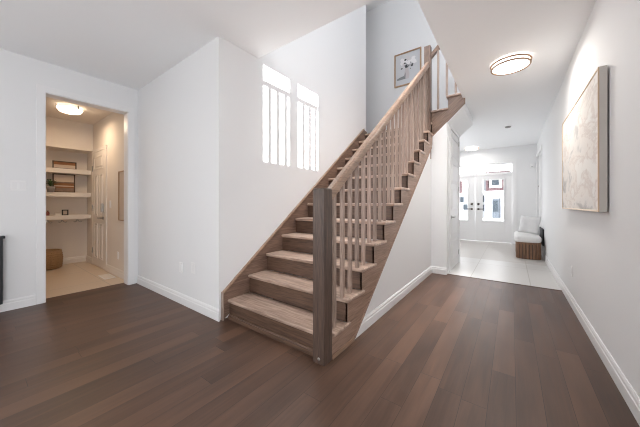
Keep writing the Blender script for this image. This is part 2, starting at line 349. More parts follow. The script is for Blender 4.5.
# ceilings
c = MB().box(-4.42, XS, -4.1, 1.5, H, Z2-0.01).box(XS, XV, -4.1, YV, H, Z2-0.01).box(XV, XR+0.12, -4.1, 9.25, H, Z2).box(-2.1, XV, 5.62, 9.25, H, Z2-0.01)
struct(c.build('ceiling', 'ceiling'), 'flat white ceiling with the stairwell opening', 'ceiling')
struct(MB().box(-7.0, -4.42, -0.9, 1.5, 2.60, 2.70).build('ceiling', 'mud_wall'), 'cream ceiling of the mudroom', 'ceiling')
struct(MB().box(-3.7, XR+0.12, -0.1, 5.8, 5.75, 5.85).build('ceiling', 'ceiling'), 'upper storey ceiling over the stairwell', 'ceiling')

# ------------------------------------------------------------------ structure: walls
DY0, DY1, DH = 0.517, 1.325, 2.40       # doorway to the mudroom
wl = MB().box(XL-0.14, XL, -4.1, DY0, 0, H).box(XL-0.14, XL, DY1, YM, 0, H).box(XL-0.14, XL, DY0, DY1, DH, H)
struct(wl.build('wall_left', 'wall'), 'white left wall with the mudroom doorway', 'wall')
struct(MB().box(XL, XS-0.12, YM, YM+0.12, 0, H).build('wall_middle', 'wall'), 'white wall with two outlets left of the stairs', 'wall')
struct(MB().box(XS-0.12, XS, YM, 4.565, 0, 5.75).build('wall_stair', 'wall'), 'tall white wall beside the stairs with sun patch', 'wall')
struct(MB().box(-3.6, XV, 5.70, 5.82, H, 5.75).box(-3.6, -0.93, 5.72, 5.82, 2.3, H).box(XV, XR+0.12, 5.70, 5.82, Z2, 5.75).build('wall_landing', 'wall'), 'grey white wall behind the landing with a framed print', 'wall')
struct(MB().box(-3.7, -3.6, 4.4, 5.82, 2.3, 5.75).build('wall_upper_left', 'wall'), 'upper wall at the left end of the landing', 'wall')
struct(MB().box(-3.6, XS-0.12, 4.445, 4.565, 2.2, 5.75).build('wall_upper_side', 'wall'), 'upper wall behind the stair wall', 'wall')
struct(MB().box(-2.4, XR+0.12, 0.0, 0.1, Z2, 5.75).box(XS-0.12, XS, 0.1, YM, Z2, 5.75).build('wall_upper_front', 'wall'), 'upper storey wall above the room', 'wall')
# right wall: hallway, with a high window beside the camera and a closet doorway near the entrance
WY0, WY1 = -1.35, 0.50
wr = MB()
wr.box(XR, XR+0.12, -4.1, WY0, 0, H).box(XR, XR+0.12, WY0, WY1, 0, 1.45).box(XR, XR+0.12, WY1, 7.56, 0, H)
wr.box(XR, XR+0.12, 7.56, 8.9, 2.36, H).box(XR, XR+0.12, 8.9, YF, 0, H).box(XR+0.09, XR+0.13, 7.5, 8.95, 0, 2.4)
struct(wr.build('wall_right', 'wall'), 'long white right wall of the hallway', 'wall')
struct(MB().box(XR, XR+0.12, 0.0, 5.8, Z2, 5.75).build('wall_upper_right', 'wall'), 'upper storey wall over the hallway side', 'wall')
# window in that wall: two sashes, each with a transom over a barred light
def slope_drop(z): return z+0.0165
wz0, wz1, wz2, wz3 = 1.605, 2.468, 2.53, 2.70
wa = [(-0.845, -0.385), (-0.25, 0.215)]
wf = MB(); t0, t1 = XR+0.005, XR+0.03
wf.box(t0, t1, WY0-0.02, WY1+0.02, 1.43, slope_drop(wz0)).box(t0, t1, WY0-0.02, WY1+0.02, slope_drop(wz3), H)
wf.box(t0, t1, WY0-0.02, WY1+0.02, slope_drop(wz1), slope_drop(wz2))
for a, b in ((WY0-0.02, wa[0][0]), (wa[0][1], wa[1][0]), (wa[1][1], WY1+0.02)): wf.box(t0, t1, a, b, slope_drop(wz0), slope_drop(wz3))
for (a, b), cuts in zip(wa, ((0.24, 0.53, 0.82), (0.28, 0.57, 0.86))):
    for q in cuts:
        y = a+(b-a)*q; wf.box(t0+0.008, t1-0.008, y-0.021, y+0.021, slope_drop(wz0), slope_drop(wz1))
wo = wf.build('window_1', 'trim'); struct(wo, 'high window with transoms beside the camera', 'window')
# frames added around the fill panels on solid walls and ceiling (out of the picture)
def frame_x(name, x0, x1, y0, y1, z0, z1, label):
    f_ = 0.06
    struct(MB().box(x0, x1, y0-f_, y0, z0, z1).box(x0, x1, y1, y1+f_, z0, z1).box(x0, x1, y0-f_, y1+f_, z0-f_, z0).box(x0, x1, y0-f_, y1+f_, z1, z1+f_).build(name, 'trim'), label, 'window')
frame_x('fill_frame_1', XR-0.05, XR, -2.26, 0.06, 0.36, 1.48, 'added frame around the low fill panel beside the camera')
frame_x('fill_frame_2', -2.0, -1.95, 6.38, 8.42, 0.58, 2.42, 'added frame around the fill panel in the entry hall')
struct(MB().box(-1.96, -1.90, 0.1, 0.17, 3.7, 5.3).box(0.10, 0.16, 0.1, 0.17, 3.7, 5.3).box(-1.96, 0.16, 0.1, 0.17, 3.64, 3.7).box(-1.96, 0.16, 0.1, 0.17, 5.3, 5.36).build('fill_frame_3', 'trim'), 'added frame around the upstairs fill panel', 'window')
struct(MB().box(-1.46, -1.40, 2.09, 4.31, 5.66, 5.75).box(-0.64, -0.58, 2.09, 4.31, 5.66, 5.75).box(-1.40, -0.64, 2.04, 2.10, 5.66, 5.75).box(-1.40, -0.64, 4.30, 4.36, 5.66, 5.75).build('fill_frame_4', 'trim'), 'added frame around the fill panel above the stairwell', 'window')
# rear wall with a large window, behind the camera
struct(MB().box(-4.42, XR+0.12, -4.1, -3.98, 0, 0.4).box(-4.42, XR+0.12, -4.1, -3.98, 2.6, H).box(-4.42, -4.1, -4.1, -3.98, 0.4, 2.6).box(-2.1, XR+0.12, -4.1, -3.98, 0.4, 2.6).build('wall_rear', 'wall'), 'rear wall behind the camera', 'wall')
# front wall with entrance opening
EX0, EX1, EZ = -1.835, 0.03, 2.32
struct(MB().box(-2.1, EX0, YF, YF+0.15, 0, H).box(EX1, XR+0.12, YF, YF+0.15, 0, H).box(EX0, EX1, YF, YF+0.15, EZ, H).build('wall_front', 'wall'), 'white wall around the entrance doors', 'wall')
struct(MB().box(-2.1, -2.0, 5.62, YF, 0, H).build('wall_entry_left', 'wall'), 'left wall of the entry hall', 'wall')
# wall under the main flight, closet return and closet front
XU = -1.063
SB0, SBS = 1.875, 0.788                  # lower edge of the outer stringer: z = SBS*(y-SB0)
up = [(1.60, 0), (4.50, 0), (4.50, 2.2), (4.40, 0.765*(4.40-1.54)-0.07), (1.75, 0.765*(1.75-1.54)-0.07)]
struct(MB().prism(up, 'x', XU-0.09, XU).build('wall_under_stair', 'wall'), 'white triangular wall under the stair flight', 'wall')
XC = -0.83
def soff(x): return 2.215+0.93*(x+1.045)   # underside of the upper flight
cl = MB().prism([(XU-0.09, 0), (XC, 0), (XC, soff(XC)), (XU-0.09, soff(XU-0.09))], 'y', 4.50, 4.58)
cl.box(XC-0.1, XC, 4.58, 4.77, 0, soff(XC)).box(XC-0.1, XC, 4.77, 5.60, 2.385, soff(XC)+0.01).box(XC-0.1, XC, 5.60, 5.72, 0, H)
cl.box(-2.1, XC-0.1, 5.62, 5.72, 0, H)
struct(cl.build('wall_closet', 'wall'), 'white closet wall under the upper stair flight', 'wall')
sf = MB().prism([(-1.10, soff(-1.10)), (XV-0.001, soff(XV)), (XV-0.001, H+0.01), (XV-0.03, H+0.01), (XV-0.06, soff(XV-0.06)+0.03), (-1.10, soff(-1.10)+0.03)], 'y', 4.525, 5.70)
struct(sf.build('ceiling_soffit', 'ceiling'), 'sloped white soffit under the upper stair flight', 'ceiling')
# mudroom shell
struct(MB().box(-7.0, XL-0.14, 1.39, 1.52, 0, 2.7).build('wall_mudroom_right', 'mud_wall'), 'cream right wall of the mudroom with a panel door', 'wall')
NX, NB = -6.30, -6.72                    # front and back of the shelf niche
struct(MB().box(NB-0.12, NB, -0.9, 1.39, 0, 2.7).box(NB, NX, -0.9, 1.39, 2.10, 2.7).build('wall_mudroom_back', 'mud_wall'), 'cream back wall of the mudroom with shelf niche', 'wall')
struct(MB().box(-7.0, XL-0.14, -0.95, -0.85, 0, 2.7).build('wall_mudroom_left', 'mud_wall'), 'cream left wall of the mudroom', 'wall')

# ------------------------------------------------------------------ trim
def base_poly(d=1):     # skirting profile (distance from the wall, height)
    return [(0, 0), (0.016, 0), (0.016, 0.074), (0.012, 0.08), (0.012, 0.098), (0.006, 0.112), (0, 0.112)]
def base_y(name, x, sgn, y0, y1, label, m='trim', mb=None):
    b = (mb or MB()).prism([(x+sgn*p, h) for p, h in base_poly()], 'y', y0, y1)
    return b if mb is not None else struct(b.build(name, m), label, 'baseboard')
def base_x(name, y, sgn, x0, x1, label, m='trim', mb=None):
    b = (mb or MB()).prism([(y+sgn*p, h) for p, h in base_poly()], 'x', x0, x1)
    return b if mb is not None else struct(b.build(name, m), label, 'baseboard')
base_y('baseboard_left', XL, 1, -4.0, DY0-0.068, 'white baseboard on the left wall')
base_x('baseboard_middle', YM, -1, XL+0.02, XS+0.016, 'white baseboard under the two outlets')
base_y('baseboard_right', XR, -1, -4.0, 7.49, 'long white baseboard along the right hallway wall')
b = MB(); base_y('', XU, 1, 1.86, 4.484, '', mb=b); base_x('', 4.50, -1, XU, XC, '', mb=b)
struct(b.build('baseboard_under_stair', 'trim'), 'white baseboard on the wall under the stairs', 'baseboard')
b = MB(); base_x('', YF, -1, EX1+0.09, XR-0.02, '', mb=b); struct(b.build('baseboard_front', 'trim'), 'short white baseboard right of the entrance doors', 'baseboard')
b = MB(); base_y('', NB, 1, -0.8, 1.37, '', mb=b); struct(b.build('baseboard_niche', 'mud_trim'), 'cream baseboard at the back of the niche', 'baseboard')
b = MB(); base_x('', 1.39, -1, -5.47, XL-0.15, '', mb=b); base_x('', 1.39, -1, NB+0.02, -6.29, '', mb=b)
struct(b.build('baseboard_mudroom', 'mud_trim'), 'cream baseboard on the mudroom right wall', 'baseboard')
# mudroom doorway lining and casing
t = MB().box(XL-0.15, XL+0.004, DY1-0.012, DY1+0.002, 0, DH).box(XL-0.15, XL+0.004, DY0-0.002, DY0+0.012, 0, DH).box(XL-0.15, XL+0.004, DY0, DY1, DH-0.012, DH+0.002)
t.box(XL, XL+0.014, DY0-0.065, DY0+0.004, 0, DH+0.065).box(XL, XL+0.014, DY1-0.004, DY1+0.065, 0, DH+0.065).box(XL, XL+0.014, DY0, DY1, DH-0.004, DH+0.065)
struct(t.build('trim_1', 'trim', bevel=0.003), 'white casing and lining of the mudroom doorway', 'trim')
# dark edge strip between boards and tile
struct(MB().box(XC, XR-0.016, 4.54, 4.57, 0, 0.004).build('trim_2', 'floor'), 'dark threshold strip between boards and tile', 'trim')
t = MB().box(XC, XC+0.016, 4.705, 4.775, 0, 2.38).box(XC, XC+0.016, 5.595, 5.66, 0, 2.38).box(XC, XC+0.016, 4.705, 5.66, 2.38, 2.45)
struct(t.build('trim_3', 'trim', bevel=0.003), 'white casing around the closet door', 'trim')
t = MB().box(XR-0.016, XR, 7.49, 7.565, 0, 2.355).box(XR-0.016, XR, 8.895, 8.965, 0, 2.355).box(XR-0.016, XR, 7.49, 8.965, 2.355, 2.43)
struct(t.build('trim_4', 'trim', bevel=0.003), 'white casing around the closet doorway by the bench', 'trim')

# ------------------------------------------------------------------ doors
def panel_door(mb, face, a0, a1, z0, z1, rows, sgn, axis):
    """Raised frames of recessed panels on one door face. axis: the wall runs along it."""
    for (p0, p1, q0, q1) in rows:
        for (u0, u1, v0, v1) in ((p0, p1, q0, q0+0.018), (p0, p1, q1-0.018, q1), (p0, p0+0.018, q0+0.018, q1-0.018), (p1-0.018, p1, q0+0.018, q1-0.018), (p0+0.05, p1-0.05, q0+0.045, q1-0.045)):
            if axis == 'y': mb.box(min(face, face+sgn*0.008), max(face, face+sgn*0.008), u0, u1, v0, v1)
            else: mb.box(u0, u1, min(face, face+sgn*0.008), max(face, face+sgn*0.008), v0, v1)
# closet door (in the hallway's left wall)
d = MB().box(XC-0.035, XC+0.004, 4.777, 5.593, 0.01, 2.378)
rows = [(4.87, 5.50, 0.14+0.445*i, 0.14+0.445*i+0.35) for i in range(5)]
panel_door(d, XC+0.004, 4.77, 5.6, 0, 2.38, rows, 1, 'y')
cd = d.build('door_3', 'door', bevel=0.003); struct(cd, 'white five panel closet door with a lever', 'door')
hd = MB().lathe([(0.026, 0), (0.026, 0.008), (0.012, 0.01), (0.012, 0.05)], (XC+0.004, 4.85, 0.90), 20, axis='x').box(XC+0.042, XC+0.055, 4.84, 4.96, 0.89, 0.91)
hd.build('handle', 'nickel', cd)
for z in (0.16, 1.36, 2.22): MB().box(XC+0.003, XC+0.016, 5.584, 5.602, z, z+0.09).build('hinge', 'nickel', cd)
# closet door by the bench, right wall
d = MB().box(XR+0.03, XR+0.075, 7.567, 8.893, 0.01, 2.352)
rows = [(y0, y0+0.50, z0, z1) for y0 in (7.66, 8.28) for z0, z1 in ((0.15, 1.0), (1.12, 2.25))]
panel_door(d, XR+0.03, 0, 0, 0, 0, rows, -1, 'y')
rd = d.build('door_5', 'door', bevel=0.003); struct(rd, 'white closet door behind the bench', 'door')
MB().box(XR+0.02, XR+0.031, 8.86, 8.885, 1.56, 1.60).build('hinge', 'darkmetal', rd)
# mudroom door, six panels and a keypad
d = MB().box(-6.245, -5.545, 1.375, 1.392, 0.012, 2.05)
rows = []
for x0, x1 in ((-6.16, -5.93), (-5.86, -5.63)):
    rows += [(x0, x1, 0.15, 0.78), (x0, x1, 0.90, 1.64)]
rows += [(-6.16, -5.63, 1.74, 1.97)]
panel_door(d, 1.375, 0, 0, 0, 0, rows, -1, 'x')
md = d.build('door_4', 'mud_trim', bevel=0.002); struct(md, 'cream panel door with keypad in the mudroom', 'door')
MB().box(-5.655, -5.585, 1.345, 1.376, 0.98, 1.13).build('keypad', 'nickel', md, bevel=0.006)
MB().lathe([(0.028, 0), (0.028, -0.008), (0.011, -0.01), (0.011, -0.05)], (-5.62, 1.375, 0.88), 20, axis='y').box(-5.75, -5.61, 1.318, 1.332, 0.87, 0.89).build('handle', 'nickel', md)
for z in (0.22, 1.0, 1.72): MB().box(-6.262, -6.24, 1.362, 1.38, z, z+0.1).build('hinge', 'nickel', md)
t = MB().box(-6.30, -6.247, 1.372, 1.39, 0, 2.052).box(-5.543, -5.47, 1.372, 1.39, 0, 2.052).box(-6.30, -5.47, 1.372, 1.39, 2.052, 2.11)
struct(t.build('trim_5', 'mud_trim', bevel=0.003), 'cream casing around the mudroom door', 'trim')

# entrance double doors with glass, transom above
def front_door(name, x0, x1, label, lever_right):
    g0, g1, z0, z1 = x0+0.19, x1-0.19, 0.62, 1.82
    y0, y1 = YF+0.03, YF+0.075
    d = MB().box(x0, g0, y0, y1, 0.015, 1.96).box(g1, x1, y0, y1, 0.015, 1.96).box(g0, g1, y0, y1, 0.015, z0).box(g0, g1, y0, y1, z1, 1.96)
    for (a, b, e, h) in ((g0-0.03, g0+0.006, z0-0.03, z1+0.03), (g1-0.006, g1+0.03, z0-0.03, z1+0.03), (g0+0.006, g1-0.006, z0-0.03, z0+0.006), (g0+0.006, g1-0.006, z1-0.006, z1+0.03)): d.box(a, b, y0-0.012, y0, e, h)
    for z in (0.28, 0.48): d.box(g0-0.03, g1+0.03, y0-0.006, y0, z, z+0.014)
    o = d.build(name, 'door', bevel=0.003); struct(o, label, 'door')
    MB().box(g0, g1, y0+0.018, y0+0.026, z0, z1).build('pane', 'glass', o)
    hx, s = (x1-0.085, -1) if lever_right else (x0+0.085, 1)
    MB().lathe([(0.03, 0), (0.03, -0.01), (0.012, -0.012), (0.012, -0.055)], (hx, y0, 0.965), 20, axis='y').box(min(hx, hx+s*0.13), max(hx, hx+s*0.13), y0-0.06, y0-0.045, 0.955, 0.977).build('handle', 'darkmetal', o)
    MB().lathe([(0.032, 0), (0.032, -0.012), (0.02, -0.02), (0.02, -0.03)], (hx, y0, 1.115), 20, axis='y').build('deadbolt', 'darkmetal', o)
front_door('door_1', -0.897, 0.0, 'right entrance door with tall glass pane and lever', False)
front_door('door_2', -1.80, -0.903, 'left entrance door mostly hidden by the closet door', True)
fr = MB().box(EX0, EX0+0.034, YF-0.002, YF+0.12, 0, EZ).box(EX1-0.028, EX1, YF-0.002, YF+0.12, 0, EZ).box(EX0+0.034, EX1-0.028, YF-0.002, YF+0.12, 1.963, 2.03).box(EX0+0.034, EX1-0.028, YF-0.002, YF+0.12, 2.27, EZ).box(-0.94, -0.86, YF-0.002, YF+0.12, 2.03, 2.27)
for x0, x1 in ((-1.80, -0.94), (-0.86, 0.0)):
    for q in (1/3, 2/3):
        x = x0+(x1-x0)*q; fr.box(x-0.008, x+0.008, YF+0.045, YF+0.07, 2.02, 2.28)
fr.box(EX0-0.07, EX0, YF-0.016, YF, 0, EZ).box(EX1, EX1+0.07, YF-0.016, YF, 0, EZ).box(EX0-0.07, EX1+0.07, YF-0.016, YF, EZ, EZ+0.07)
tr = fr.build('window_2', 'trim'); struct(tr, 'white door frame with transom windows over the entrance', 'window')
for x0, x1 in ((-1.80, -0.94), (-0.86, 0.0)): MB().box(x0, x1, YF+0.055, YF+0.062, 2.03, 2.27).build('pane', 'glass', tr)

# ------------------------------------------------------------------ the staircase
st = thing('staircase', (-1.65, 3.0, 0), 'stained oak staircase with square spindles climbing the white wall', 'staircase')
TT = 0.032
NXc0, NXc1, NY0, NY1 = -1.143, -1.043, 1.462, 1.562      # lower newel
XRT = -1.028
for k in range(1, 13):
    y = Y0+RU*(k-1); z = RI*k; yb = y+RU+0.025
    if k == 1: poly = [(XS+0.022, y), (NXc0-0.001, y), (NXc0-0.001, NY1+0.002), (XRT, NY1+0.002), (XRT, yb+0.032), (XU, yb+0.032), (XU, yb), (XS+0.022, yb)]
    else: poly = [(XS+0.022, y), (XRT, y), (XRT, yb+0.032), (XU, yb+0.032), (XU, yb), (XS+0.022, yb)]
    MB().prism(poly, 'z', z-TT, z).build('tread', 'oak_x_lit', st, bevel=0.011, seg=3)
    # scotia under the nosing
for k in range(1, 14):
    y = Y0+RU*(k-1)+0.025; z0 = RI*(k-1)+0.001; z1 = RI*k-TT
    xr = NXc0+0.003 if k == 1 else XU+0.016
    MB().box(XS+0.022, xr, y, y+0.02, z0, z1).build('riser', 'oak_shaded', st)
# landing and upper flight (turns right above the closet)
MB().box(-3.59, -1.045, YL, 5.695, 13*RI-TT, 13*RI).build('landing', 'oak_x_lit', st, bevel=0.010, seg=3)
YS2 = 4.50
for k, (x0, x1) in enumerate(((-1.085, -0.808), (-0.835, -0.562))):
    z = RI*(14+k)
    MB().box(x0, x1, YS2-0.03, 5.69, z-TT, z).build('tread', 'oak_z', st, bevel=0.010, seg=3)
    MB().box(x0+0.025, x0+0.043, YS2+0.02, 5.69, z-RI, z-TT).build('riser', 'oak_shaded', st)
s2 = MB().prism([(-1.06, 13*RI), (-1.06, 14*RI-TT), (-0.812, 14*RI-TT), (-0.812, 15*RI-TT), (-0.575, 15*RI-TT), (-0.575, soff(-0.575)+0.005), (-1.035, soff(-1.035)), (-1.06, soff(-1.06)+0.03)], 'y', YS2, YS2+0.022)
s2.build('stringer', 'oak_slopex', st, bevel=0.002)
# outer stringer with saw-tooth top
poly = [(Y0+0.025, 0.0)]
for k in range(1, 13):
    y = Y0+RU*(k-1)+0.025
    poly += [(y, RI*k-TT), (y+RU, RI*k-TT)]
poly += [(YL+0.025, 13*RI-TT), (4.50, 13*RI-TT), (4.50, 2.10), (4.44, SBS*(4.44-SB0)), (SB0, 0.0)]
MB().prism(poly, 'x', XU, XU+0.018).build('stringer', 'oak_slope', st)
# bead along its lower edge
def sl_bar(mb, x0, x1, ya, yb, za, zb, h): return mb.prism([(ya, za), (yb, zb), (yb, zb+h), (ya, za+h)], 'x', x0, x1)
sl_bar(MB(), XU+0.018, XU+0.026, SB0+0.02, 4.44, 0.016, SBS*(4.44-SB0), 0.022).build('moulding', 'oak_slope', st)
MB().box(XU+0.018, XU+0.026, NY1+0.002, SB0+0.01, 0, 0.03).build('moulding', 'oak_rail', st)
# wall skirt along the stair wall
ys, ye = 1.467, 4.44
za, zb = 0.255, 0.255+0.763*(ye-ys)
MB().prism([(ys, 0), (4.5, 0.0+0.763*2.4), (4.56, 13*RI), (4.56, zb-0.02), (ye, zb), (ys, za)], 'x', XS+0.001, XS+0.022).build('stringer', 'oak_skirt', st, bevel=0.002)
sl_bar(MB(), XS+0.001, XS+0.034, ys, ye, za, zb, 0.018).build('moulding', 'oak_rail', st, bevel=0.003)
MB().box(XS+0.001, XS+0.034, ys-0.012, ys, 0, za+0.018).build('moulding', 'oak_z', st, bevel=0.003)
# shoe strip at the foot of the first riser
MB().prism([(Y0+0.0245, 0), (Y0, 0), (Y0, 0.027), (Y0+0.006, 0.031), (Y0+0.010, 0.031), (Y0+0.013, 0.042), (Y0+0.0245, 0.046)], 'x', XS+0.034, NXc0-0.001).build('moulding', 'oak_shaded', st)
# newel posts
def newel(x0, x1, y0, y1, z0, z1, m='oak_post_shaded'):
    n = MB().box(x0, x1, y0, y1, z0, z1-0.006).box(x0+0.004, x1-0.004, y0+0.004, y1-0.004, z1-0.006, z1)
    return n.build('newel_post', m, st, bevel=0.004)
nw = newel(NXc0, NXc1, NY0, NY1, 0, 1.235)
MB().lathe([(0.012, 0), (0.011, -0.003), (0.006, -0.005)], (-1.09, NY0, 0.035), 14, axis='y').build('plug', 'nickel', nw)
newel(-1.16, -1.062, 4.44, 4.535, 1.85, 3.70, 'oak_post_lit')
# handrails
RS = (3.43-1.215)/(4.44-1.562)
def rail_z(y): return 1.215+RS*(y-1.562)       # top of rail
rp = [(-0.032, -0.085), (0.032, -0.085), (0.032, -0.035), (0.029, -0.012), (0.019, 0), (-0.019, 0), (-0.029, -0.012), (-0.032, -0.035)]
xc = (NXc0+NXc1)/2
hr = MB(); n = len(rp)
hr._add([(xc+a, NY1, rail_z(NY1)+b) for a, b in rp]+[(xc-0.015+a, 4.44, rail_z(4.44)+b) for a, b in rp],
        [tuple(range(n)), tuple(range(2*n-1, n-1, -1))]+[(i, (i+1) % n, n+(i+1) % n, n+i) for i in range(n)])
hr.build('handrail', 'oak_rail', st)
hr = MB()
hr._add([(-1.062, 4.49+a, 3.575+b) for a, b in rp]+[(-0.56, 4.49+a, 3.575+0.50*0.98+b) for a, b in rp],
        [tuple(range(n)), tuple(range(2*n-1, n-1, -1))]+[(i, (i+1) % n, n+(i+1) % n, n+i) for i in range(n)])
hr.build('handrail', 'oak_slopex', st)
# balusters, two to a tread
for j in range(23):
    y = 1.655+0.1233*j
    k = int((y-Y0-0.004)/RU)+1; xb = xc+0.002-0.015*(y-1.56)/2.9
    zt = rail_z(y)-0.085; b0 = RI*k
    h = 0.0145
    bb = MB(); e = RS*h
    bb._add([(xb-h, y-h, b0), (xb+h, y-h, b0), (xb+h, y+h, b0), (xb-h, y+h, b0), (xb-h, y-h, zt-e), (xb+h, y-h, zt-e), (xb+h, y+h, zt+e), (xb-h, y+h, zt+e)],
            [(0, 3, 2, 1), (4, 5, 6, 7), (0, 1, 5, 4), (1, 2, 6, 5), (2, 3, 7, 6), (3, 0, 4, 7)])
    bb.build('baluster', 'oak_z', st)
for x in (-0.955, -0.827, -0.70):
    k = 14 if x < -0.835 else 15; h = 0.0145
    MB().box(x-h, x+h, 4.49-h, 4.49+h, RI*k, 3.575+(x+1.062)*0.98-0.08).build('baluster', 'oak_z', st)

# ------------------------------------------------------------------ ceiling lamps
def ceiling_lamp(name, x, y, zc, R, dep, label, dm='opal', col=(1, 0.95, 0.89), energy=20, rings=2, group=None):
    t = thing(name, (x, y, zc-dep), label, 'ceiling lamp')
    MB().lathe([(R*0.80, zc-0.022), (R*0.80, zc)], (x, y, 0), 48).build('base', 'plate', t)
    prof = [(0.01, zc-dep), (R*0.55, zc-dep), (R*0.86, zc-dep+0.006), (R*0.93, zc-dep+0.018), (R*0.93, zc-0.022), (R*0.80, zc-0.020)]
    MB().lathe(prof, (x, y, 0), 48).build('diffuser', dm, t)
    if rings >= 1: MB().torus((x, y, zc-dep+0.012), R*0.97, 0.010).build('ring', 'gold', t)
    if rings >= 2: MB().torus((x, y, zc-0.026), R*1.0, 0.010).build('ring', 'gold', t)
    light(name+'_light', 'AREA', (x, y, zc-dep-0.012), (0, 0, 0), energy, col, shape='DISK', size=R*1.5)
    return t
ceiling_lamp('ceiling_lamp', -0.015, 3.655, H, 0.185, 0.075, 'round flush lamp with copper rings on the hallway ceiling', energy=12.5)
ceiling_lamp('ceiling_lamp', -0.93, 8.6, H, 0.17, 0.07, 'round flush lamp on the ceiling near the entrance doors', energy=5)
# mudroom lamp: shallow glass bowl on three clips
mx, my, mz = -5.40, 0.92, 2.60
t = thing('ceiling_lamp', (mx, my, mz-0.11), 'warm glass bowl lamp on the mudroom ceiling', 'ceiling lamp')
MB().lathe([(0.11, mz-0.03), (0.12, mz)], (mx, my, 0), 40).build('base', 'plate', t)
MB().lathe([(0.01, mz-0.11), (0.06, mz-0.104), (0.12, mz-0.085), (0.145, mz-0.05), (0.15, mz-0.035), (0.14, mz-0.032)], (mx, my, 0), 40).build('glass_bowl', 'opal_warm', t)
for a in (0.5, 2.6, 4.7): MB().box(mx+0.148*math.cos(a)-0.008, mx+0.148*math.cos(a)+0.008, my+0.148*math.sin(a)-0.008, my+0.148*math.sin(a)+0.008, mz-0.05, mz).build('clip', 'nickel', t)
light('mudroom_lamp_light', 'AREA', (mx, my, mz-0.12), (0, 0, 0), 6.0, (1, 0.75, 0.51), shape='DISK', size=0.26)
# smoke detector
t = thing('smoke_detector', (-0.067, 6.70, H-0.03), 'small dark round detector on the hallway ceiling beyond the lamp', 'detector')
MB().lathe([(0.065, H-0.008), (0.065, H)], (-0.067, 6.70, 0), 24).build('base', 'plate', t)
MB().lathe([(0.02, H-0.03), (0.045, H-0.026), (0.055, H-0.008)], (-0.067, 6.70, 0), 24).build('cover', 'detector', t)

# ------------------------------------------------------------------ pictures
# large abstract canvas on the right wall, deep linen-covered side and thin light oak face frame
PY0, PY1, PZ0, PZ1, PX = 2.597, 4.212, 1.068, 2.075, 0.48
t = thing('canvas_painting', (XR-0.03, (PY0+PY1)/2, PZ0), 'large pale abstract canvas in thin light oak frame on the right wall', 'painting')
MB().box(PX+0.0071, XR-0.010, PY0, PY1, PZ0, PZ1).build('box_side', 'linen', t)
MB().box(PX+0.004, PX+0.007, PY0+0.012, PY1-0.012, PZ0+0.012, PZ1-0.012).build('canvas', 'canvas', t)
fr = MB()
for (a, b, c_, d_) in ((PY0, PY1, PZ0, PZ0+0.013), (PY0, PY1, PZ1-0.013, PZ1), (PY0, PY0+0.013, PZ0+0.013, PZ1-0.013), (PY1-0.013, PY1, PZ0+0.013, PZ1-0.013)): fr.box(PX, PX+0.007, a, b, c_, d_)
fr.build('frame', 'lightoak', t, bevel=0.001)
for y in (3.0, 3.8): MB().box(XR-0.012, XR, y-0.03, y+0.03, PZ1-0.12, PZ1-0.06).build('hanger', 'nickel', t)

# framed flower print on the landing wall
FX0, FX1, FZ0, FZ1, FY = -2.12, -1.54, 3.715, 4.44, 5.70
t = thing('framed_print', ((FX0+FX1)/2, FY-0.012, FZ0), 'oak framed print of flowers in a vase above the landing', 'picture')
fr = MB(); fwid = 0.026
for (a, b, c_, d_) in ((FX0, FX1, FZ0, FZ0+fwid), (FX0, FX1, FZ1-fwid, FZ1), (FX0, FX0+fwid, FZ0+fwid, FZ1-fwid), (FX1-fwid, FX1, FZ0+fwid, FZ1-fwid)): fr.box(a, b, FY-0.03, FY-0.002, c_, d_)
fr.build('frame', 'midoak', t, bevel=0.002)
pr_ = MB().box(FX0+fwid, FX1-fwid, FY-0.012, FY-0.003, FZ0+fwid, FZ1-fwid, 0)
def flat(poly, mi, lift):    # printed shape: (u right 0..1, v up 0..1)
    W, Hh = FX1-FX0, FZ1-FZ0
    pr_._add([(FX0+u*W, FY-0.0125-lift*0.0003, FZ0+v*Hh) for u, v in poly], [tuple(range(len(poly)))], mi)
def blob(u, v, r, mi, lift, sx=1.0, n=10, ph=0):
    flat([(u+sx*r*math.cos(6.283*i/n+ph)*(1+0.18*math.sin(3*i)), v+r*0.8*math.sin(6.283*i/n+ph)*(1+0.18*math.cos(2*i))) for i in range(n)], mi, lift)
flat([(0.10, 0.20), (0.42, 0.20), (0.40, 0.30), (0.22, 0.28), (0.10, 0.25)], 4, 1)      # cast table shadow drawn in the print
flat([(0.38, 0.19), (0.55, 0.19), (0.57, 0.33), (0.53, 0.47), (0.55, 0.52), (0.39, 0.52), (0.41, 0.47), (0.36, 0.33)], 3, 2)
flat([(0.36, 0.21), (0.42, 0.19), (0.43, 0.40), (0.39, 0.33)], 4, 3)
rnd = random.Random(3)
for i in range(15):
    a = rnd.uniform(0.1, 3.05); q = rnd.uniform(0.10, 0.31); u, v = 0.48+q*math.cos(a)*1.05, 0.60+q*math.sin(a)*0.8
    flat([(0.475, 0.52), (0.485, 0.52), (u+0.006, v), (u-0.006, v)], 2, 4)
    blob(u, v, rnd.uniform(0.05, 0.085), 1 if i % 3 else 5, 5+i*0.1, 1.1, ph=a)
for i in range(12):
    a = rnd.uniform(0, 6.28); q = rnd.uniform(0.02, 0.24); u, v = 0.47+q*math.cos(a), 0.62+q*math.sin(a)*0.8
    blob(u, v, rnd.uniform(0.015, 0.038), 2, 8, 1.3, 7, a)
pr_.build('print', ['paper', 'petal', 'ink', 'vase', 'greyink', 'petal2'], t)

